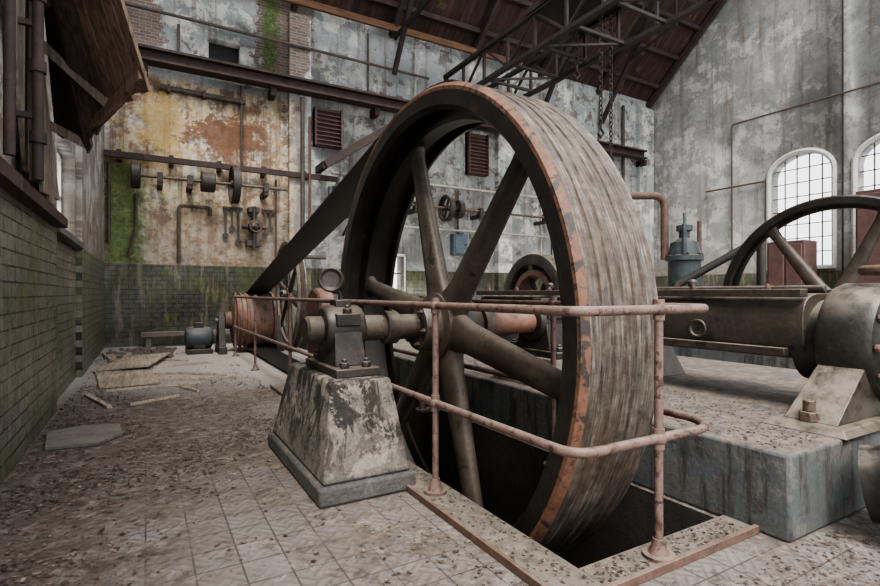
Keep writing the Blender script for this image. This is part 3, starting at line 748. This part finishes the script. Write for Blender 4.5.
b.bar((px-.3, py-.2, 3.5), (px-.3, YB-.02, 3.0), .06, .06, m_steelbeam); b.bar((px+.3, py-.2, 3.5), (px+.3, YB-.02, 3.0), .06, .06, m_steelbeam)
b.lathe((px, py, 3.6), (0, 0, 1), [(0, .26), (.08, .26), (.1, .2), (.55, .2), (.58, .25), (.66, .25), (.7, .18), (.9, .12), (.95, .05), (1.1, .05), (1.15, .001)], m_teal, 28)
b.cyl((px-.32, py, 3.6), (px-.32, py, 4.25), .07, m_teal); b.cyl((px+.32, py, 3.6), (px+.32, py, 4.3), .07, m_teal)
b.cyl((px-.35, py, 4.05), (px+.35, py, 4.05), .05, m_teal)
b.obj('wall_pump')
b = MB(); b.box(8.75, 9.3, YB-.25, YB, 2.55, 3.25, m_blue); b.box(8.8, 9.25, YB-.28, YB-.25, 2.6, 3.2, m_blue)
b.cyl((9.0, YB-.12, 3.25), (9.0, YB-.12, 4.7), .025, m_pipe); b.nut((9.18, YB-.28, 2.9), (0, -1, 0), .03, .03, m_iron); b.obj('switch_box', .01)
b = MB()
b.box(6.3, 6.35, YB-.04, YB+.02, 1.3, 2.5, m_white); b.box(7.05, 7.1, YB-.04, YB+.02, 1.3, 2.5, m_white); b.box(6.3, 7.1, YB-.04, YB+.02, 2.45, 2.52, m_white); b.box(6.3, 7.1, YB-.04, YB+.02, 1.28, 1.35, m_white)
b.box(6.68, 6.72, YB+.2, YB+.23, 1.35, 2.45, m_steelbeam); b.box(6.35, 7.05, YB+.2, YB+.23, 1.9, 1.94, m_steelbeam); b.obj('window_5')

b = MB(); cx, cy = 12.2, 12.6
for (dx, dy) in ((-.45, -.3), (.45, -.3), (.45, .3), (-.45, .3)): b.cyl((cx+dx, cy+dy, 0), (cx+dx, cy+dy, 3.1), .025, m_truss, 8)
for z in (1.1, 1.9, 2.5, 3.1):
    b.tube([(cx-.45, cy-.3, z), (cx+.45, cy-.3, z), (cx+.45, cy+.3, z), (cx-.45, cy+.3, z)], .02, m_truss, 6, closed=True)
for i in range(1, 5): b.cyl((cx-.45+i*.18, cy-.3, 1.1), (cx-.45+i*.18, cy-.3, 3.1), .012, m_truss, 6)
b.box(cx-.45, cx+.45, cy-.3, cy+.3, 1.05, 1.1, m_truss); b.obj('guard_cage')

# ---------------------------------------------------------------- overhead crane bridge
b = MB()
def girder(x, z0=7.28, z1=8.2, ya=YB-.45, yb=1.0):
    for z in (z0, z1): b.bar((x, ya, z), (x, yb, z), .14, .10, m_truss)
    n = 12; L = (ya-yb)/n
    for i in range(n):
        y = ya-i*L; b.bar((x, y, z0), (x, y, z1), .07, .07, m_truss)
        if i % 2: b.bar((x, y, z0), (x, y-L, z1), .06, .06, m_truss)
        else: b.bar((x, y, z1), (x, y-L, z0), .06, .06, m_truss)
girder(8.3); girder(10.0)
for i in range(12):
    y = YB-.5-i*1.12
    b.bar((8.3, y, 7.3), (10.0, y, 7.3), .07, .07, m_truss)
    if i % 2 == 0: b.bar((8.3, y, 7.3), (10.0, y-1.12, 7.3), .05, .05, m_truss)
b.box(7.6, 10.7, YB-.62, YB-.32, 7.17, 7.32, m_truss)
for xx in (8.0, 10.3): b.lathe((xx, YB-.43, 7.36), (0, 1, 0), [(-.1, .18), (-.06, .2), (.06, .2), (.1, .18)], m_iron, 24)
ty = 9.2
b.box(8.2, 10.1, ty-.8, ty+.8, 8.22, 8.36, m_truss)
b.cyl((8.35, ty, 8.7), (9.95, ty, 8.7), .22, m_rust, 24)
for xx, rr in ((8.4, .42), (9.9, .36), (9.2, .32)):
    b.lathe((xx, ty, 8.7), (1, 0, 0), [(-.05, rr-.05), (-.05, rr), (.05, rr), (.05, rr-.05)], m_truss, 28, True)
    for k in range(3):
        t = pi*k/3; b.bar((xx, ty-rr*.95*math.cos(t), 8.7-rr*.95*math.sin(t)), (xx, ty+rr*.95*math.cos(t), 8.7+rr*.95*math.sin(t)), .05, .05, m_truss, (1, 0, 0))
for xx in (8.3, 10.0): b.bar((xx, ty, 8.3), (xx, ty, 8.9), .2, .3, m_truss)
b.obj('overhead_crane')
b = MB()
for xx in (6.6, 12.6, 15.6):
    b.bar((xx, YB-.25, 8.0), (xx, YB-2.6, EAVE+2.0), .12, .14, m_truss)
    if xx < 10: b.bar((xx, YB-.3, EAVE-.4), (xx, 8.0, EAVE-.1), .08, .12, m_truss)
    b.bar((xx, YB-3.5, EAVE+.9), (xx, YB-3.5, EAVE+2.9), .08, .08, m_truss); b.bar((xx, YB-1.4, EAVE+.2), (xx, YB-5.6, EAVE+4.7), .07, .07, m_truss)
    b.bar((xx, YB-1.4, EAVE+.4), (xx, YB-3.5, EAVE+.95), .07, .07, m_truss)
b.obj('roof_truss')
def chain(x, y, z0, z1):
    b = MB(); z = z0; i = 0
    while z > z1:
        c = Vector((x, y, z)); u = Vector((1, 0, 0)) if i % 2 else Vector((0, 1, 0))
        b.tube([c+u*.045*math.cos(t*pi/4)+Vector((0, 0, .075*math.sin(t*pi/4))) for t in range(8)], .015, m_truss, 5, closed=True)
        z -= .115; i += 1
    return b
for (x, y, a, c) in ((9.9, 8.75, 8.2, 4.8), (9.55, 8.75, 8.2, 5.4), (9.2, 9.2, 8.2, 6.9)):
    b = chain(x, y, a, c)
    b.tube([(x, y, c+.02), (x, y, c-.12), (x+.1, y, c-.22), (x, y, c-.33), (x-.1, y, c-.24)], .03, m_truss, 8); b.obj('hoist_chain')

# ---------------------------------------------------------------- teal vertical pump + pipes, control cabinets
b = MB(); px, py = 11.1, 7.6
b.lathe((px, py, 0.0), (0, 0, 1), [(0, .5), (.65, .5), (.67, .36), (2.05, .36), (2.07, .42), (2.18, .42), (2.2, .36), (2.5, .3), (2.6, .12), (2.75, .12), (2.78, .18), (2.9, .18), (2.95, .03), (3.2, .03)], m_teal, 36)
for k in range(8):
    t = 2*pi*k/8; b.nut((px+.39*math.cos(t), py+.39*math.sin(t), 2.18), (0, 0, 1), .03, .04, m_iron)
b.cyl((px-.3, py-.2, 2.2), (px-.3, py-.2, 2.9), .05, m_teal); b.cyl((px+.28, py-.2, 2.2), (px+.28, py-.2, 3.0), .05, m_rust)
b.tube(fillet([(px-.25, py+.35, 2.1), (px-.25, py+.35, 3.65), (px-2.2, py+1.3, 3.6)], .3), .09, m_rust)
b.tube(fillet([(px-.3, py-.3, 1.3), (px-2.0, py-.6, 1.3), (px-2.0, py-.6, .0)], .2), .07, m_iron)
b.cyl((9.5, 6.7, 1.45), (11.2, 5.9, 2.45), .08, m_black); b.cyl((9.5, 6.7, 0), (9.5, 6.7, 1.5), .09, m_iron); b.cyl((11.2, 5.9, .5), (11.2, 5.9, 2.5), .09, m_iron)
b.obj('vertical_pump')
b = MB(); b.box(17.6, 18.4, 8.0, 9.1, 0, 2.95, m_red); b.box(17.56, 17.6, 8.06, 8.52, .1, 2.85, m_red); b.box(17.56, 17.6, 8.58, 9.04, .1, 2.85, m_red); b.obj('control_cabinet', .02)
b = MB(); b.box(17.6, 18.4, 5.9, 6.7, 0, 4.2, m_red); b.box(17.56, 17.6, 5.95, 6.65, .1, 4.1, m_red); b.obj('control_cabinet', .02)

# ---------------------------------------------------------------- broken wooden structure at upper left
def plankpanel(b, A, B, B2, A2, n, mat, th=.03, jitter=.12):
    A, B, B2, A2 = map(Vector, (A, B, B2, A2)); nn = (B-A).cross(A2-A).normalized()*th
    for i in range(n):
        s0 = (i+.04)/n; s1 = (i+.96)/n; j = random.uniform(-jitter, jitter)*.5
        ext = (A-A2).normalized()*j
        p0 = A.lerp(B, s0)+ext; p1 = A.lerp(B, s1)+ext; q0 = A2.lerp(B2, s0); q1 = A2.lerp(B2, s1)
        b.hexa([p0, p1, q1, q0, p0+nn, p1+nn, q1+nn, q0+nn], mat)
b = MB()
A = Vector((.03, 5.0, 3.0)); B = Vector((-.29, 5.6, 3.03)); dv = Vector((-.38, -.4, 1.2))
plankpanel(b, A, B, B+dv*1.3, A+dv*1.3, 5, m_wood, .03, .1)
Cc = Vector((-.50, 6.1, 2.66)); C2 = Cc+Vector((-.33, -1.0, 2.0))
plankpanel(b, B, Cc, C2, B+dv*1.3, 5, m_woodd, .03, .12)
D = Vector((-.82, 6.5, 3.0))
plankpanel(b, Cc, D, D+Vector((0, -1.2, 2.0)), C2, 4, m_woodd, .03, .16)
b.bar(A+Vector((-.05, 0, .15)), Cc+Vector((-.02, 0, .2)), .07, .09, m_wood)
b.bar(A+dv*.75, Vector((-.84, 5.8, 3.9)), .08, .1, m_wood)
b.bar(Cc+Vector((0, 0, .1)), Vector((-.84, 6.2, 2.95)), .06, .08, m_woodg)
b.bar(B, Vector((-.84, 5.9, 3.6)), .06, .08, m_woodg)
b.obj('collapsed_wooden_hood', .004)
b = MB()
plankpanel(b, (-.80, 4.9, 2.15), (-.78, 6.4, 2.25), (-.79, 5.2, 3.6), (-.80, 4.2, 3.5), 5, m_woodg, .03, .2)
b.bar((-.79, 2.0, 2.06), (-.79, 6.9, 2.06), .1, .1, m_woodd)
b.obj('broken_shutter', .003)
b = MB()
b.cyl((-.66, 4.55, 2.1), (-.66, 4.55, 6.5), .035, m_steelbeam); b.box(-.74, -.68, 4.75, 4.87, 2.13, 6.5, m_steelbeam)
for z in (2.4, 2.9, 3.4, 3.9): b.cyl((-.66, 4.55, z-.04), (-.66, 4.55, z+.04), .05, m_steelbeam)
for z in (2.55, 3.2): b.bar((-.66, 4.55, z), (-.85, 4.55, z), .04, .04, m_steelbeam)
b.cyl((-.70, 3.9, 2.12), (-.70, 3.9, 6.5), .03, m_steelbeam)
b.obj('wall_standpipe')

# ---------------------------------------------------------------- floor clutter
b = MB()
def board(x, y, w, l, rot, z, mat, th=.02, tilt=0):
    R = Matrix.Rotation(rot, 3, 'Z'); P = []
    for dz in (0, th):
        for (u, v) in ((-w/2, -l/2), (w/2, -l/2), (w/2, l/2), (-w/2, l/2)):
            q = R @ Vector((u, v, 0)); P.append((x+q.x, y+q.y, z+dz+tilt*(u+w/2)))
    b.hexa(P, mat)
board(-.28, 9.3, .72, 2.1, .1, .012, m_woody); board(-.15, 10.8, .8, 2.0, -.2, .035, m_woody, tilt=.05); board(-.35, 12.3, .7, 1.5, .15, .012, m_woody)
b.obj('plywood_sheets')
b = MB()
for (x, y, w, l, r) in ((.35, 8.5, .05, 1.9, 1.35), (.15, 8.0, .04, 1.2, 1.6), (.3, 9.2, .04, 1.4, 1.1), (.75, 8.9, .05, .9, .9), (-.5, 7.3, .05, 1.0, .3), (.25, 11.2, .05, 1.2, .8), (.6, 10.2, .05, 1.0, 1.8), (.1, 7.0, .03, .6, 2.1), (.5, 7.6, .03, .5, .4)):
    board(x, y, w, l, r, .004, m_woody, .03)
b.obj('wood_battens')
b = MB()
P = [(-.72, 5.25), (-.35, 5.2), (-.18, 5.45), (-.22, 5.85), (-.5, 5.95), (-.78, 5.8)]
b.loft([[(x, y, z) for x, y in P] for z in (.003, .035)], m_slab); b.obj('stone_slab', .005)

b = MB(); k = 0
def flake(x, y, s, z=0.004):
    a = random.uniform(0, 2*pi); e = random.uniform(.3, 1); c, sn = math.cos(a), math.sin(a)
    pts = [(-s, -s*e*.6), (s*.8, -s*e), (s, s*e*.7), (-s*.6, s*e)]
    o = len(b.v); h = s*random.uniform(.1, .7)
    for i, (u, v) in enumerate(pts):
        b.v.append((x+u*c-v*sn, y+u*sn+v*c, z+(h if i in (1, 2) else 0)))
    b.f.append((o, o+1, o+2, o+3)); b.mi.append(0)
b._m(m_litter)
from mathutils import noise as mn
while k < 20000:
    x = random.uniform(-.82, 1.46); y = .6+12.5*random.random()**1.5
    d = .05 + 1.0*max(0, (.1-x)/.95) + .7*math.exp(-((y-4.9)/1.0)**2) + .45*math.exp(-((y-7.5)/1.3)**2)+.2*(x > 1.2)
    d *= .2+1.6*max(0, mn.noise(Vector((x*1.6, y*1.6, 2)))+.3)
    if random.random() > d: continue
    if .85 < x < 1.6 and 2.95 < y < 4.55: continue
    flake(x, y, random.choice((.003, .004, .005, .007, .010, .015)) * random.uniform(.6, 1.3)); k += 1
for i in range(2600): flake(random.uniform(2.95, 3.95), random.uniform(1.45, 6), random.uniform(.004, .013), .463)
for i in range(1800): flake(random.uniform(1.9, 3.3), random.uniform(.3, 1.35), random.uniform(.003, .011), .003)
for i in range(700): flake(random.uniform(1.51, 1.72), random.uniform(1.56, 7), random.uniform(.004, .012), .033)
for i in range(300): flake(random.uniform(1.73, 2.8), random.uniform(1.56, 1.7), random.uniform(.004, .012), .033)
b.obj('leaf_litter')
b = MB()
for i in range(260):
    x = random.gauss(.0, .45); y = random.gauss(12.6, .7); s = random.uniform(.02, .08)
    if x < -.74 or y > 13.7 or x > .6: continue
    a = random.uniform(0, 3)
    b.bar((x, y, s*.4), (x+s*math.cos(a), y+s*math.sin(a), s*.45), s, s*.8, m_slab)
b.obj('rubble_pile')

# ---------------------------------------------------------------- camera, light
cam = bpy.data.cameras.new('camera'); cam.lens = 20.86; cam.sensor_width = 36; cam.clip_start = .05
co = bpy.data.objects.new('camera', cam); bpy.context.scene.collection.objects.link(co)
co.location = (0, 0, CAMH); co.rotation_euler = (pi/2, 0, -math.radians(30)); bpy.context.scene.camera = co

w = bpy.data.worlds.new('overcast_sky'); bpy.context.scene.world = w; w.use_nodes = True
bg = w.node_tree.nodes['Background']; bg.inputs[0].default_value = (.97, .98, 1.0, 1); bg.inputs[1].default_value = 2.5
sd = bpy.data.lights.new('sun', 'SUN'); sd.energy = 5.5; sd.angle = math.radians(24); sd.color = (1, .95, .87)
so = bpy.data.objects.new('sun', sd); bpy.context.scene.collection.objects.link(so)
so.rotation_euler = Vector((.25, .62, -1)).to_track_quat('-Z', 'Y').to_euler()
vs = bpy.context.scene.view_settings
try: vs.look = 'AgX - Medium High Contrast'
except Exception as e: print(e)
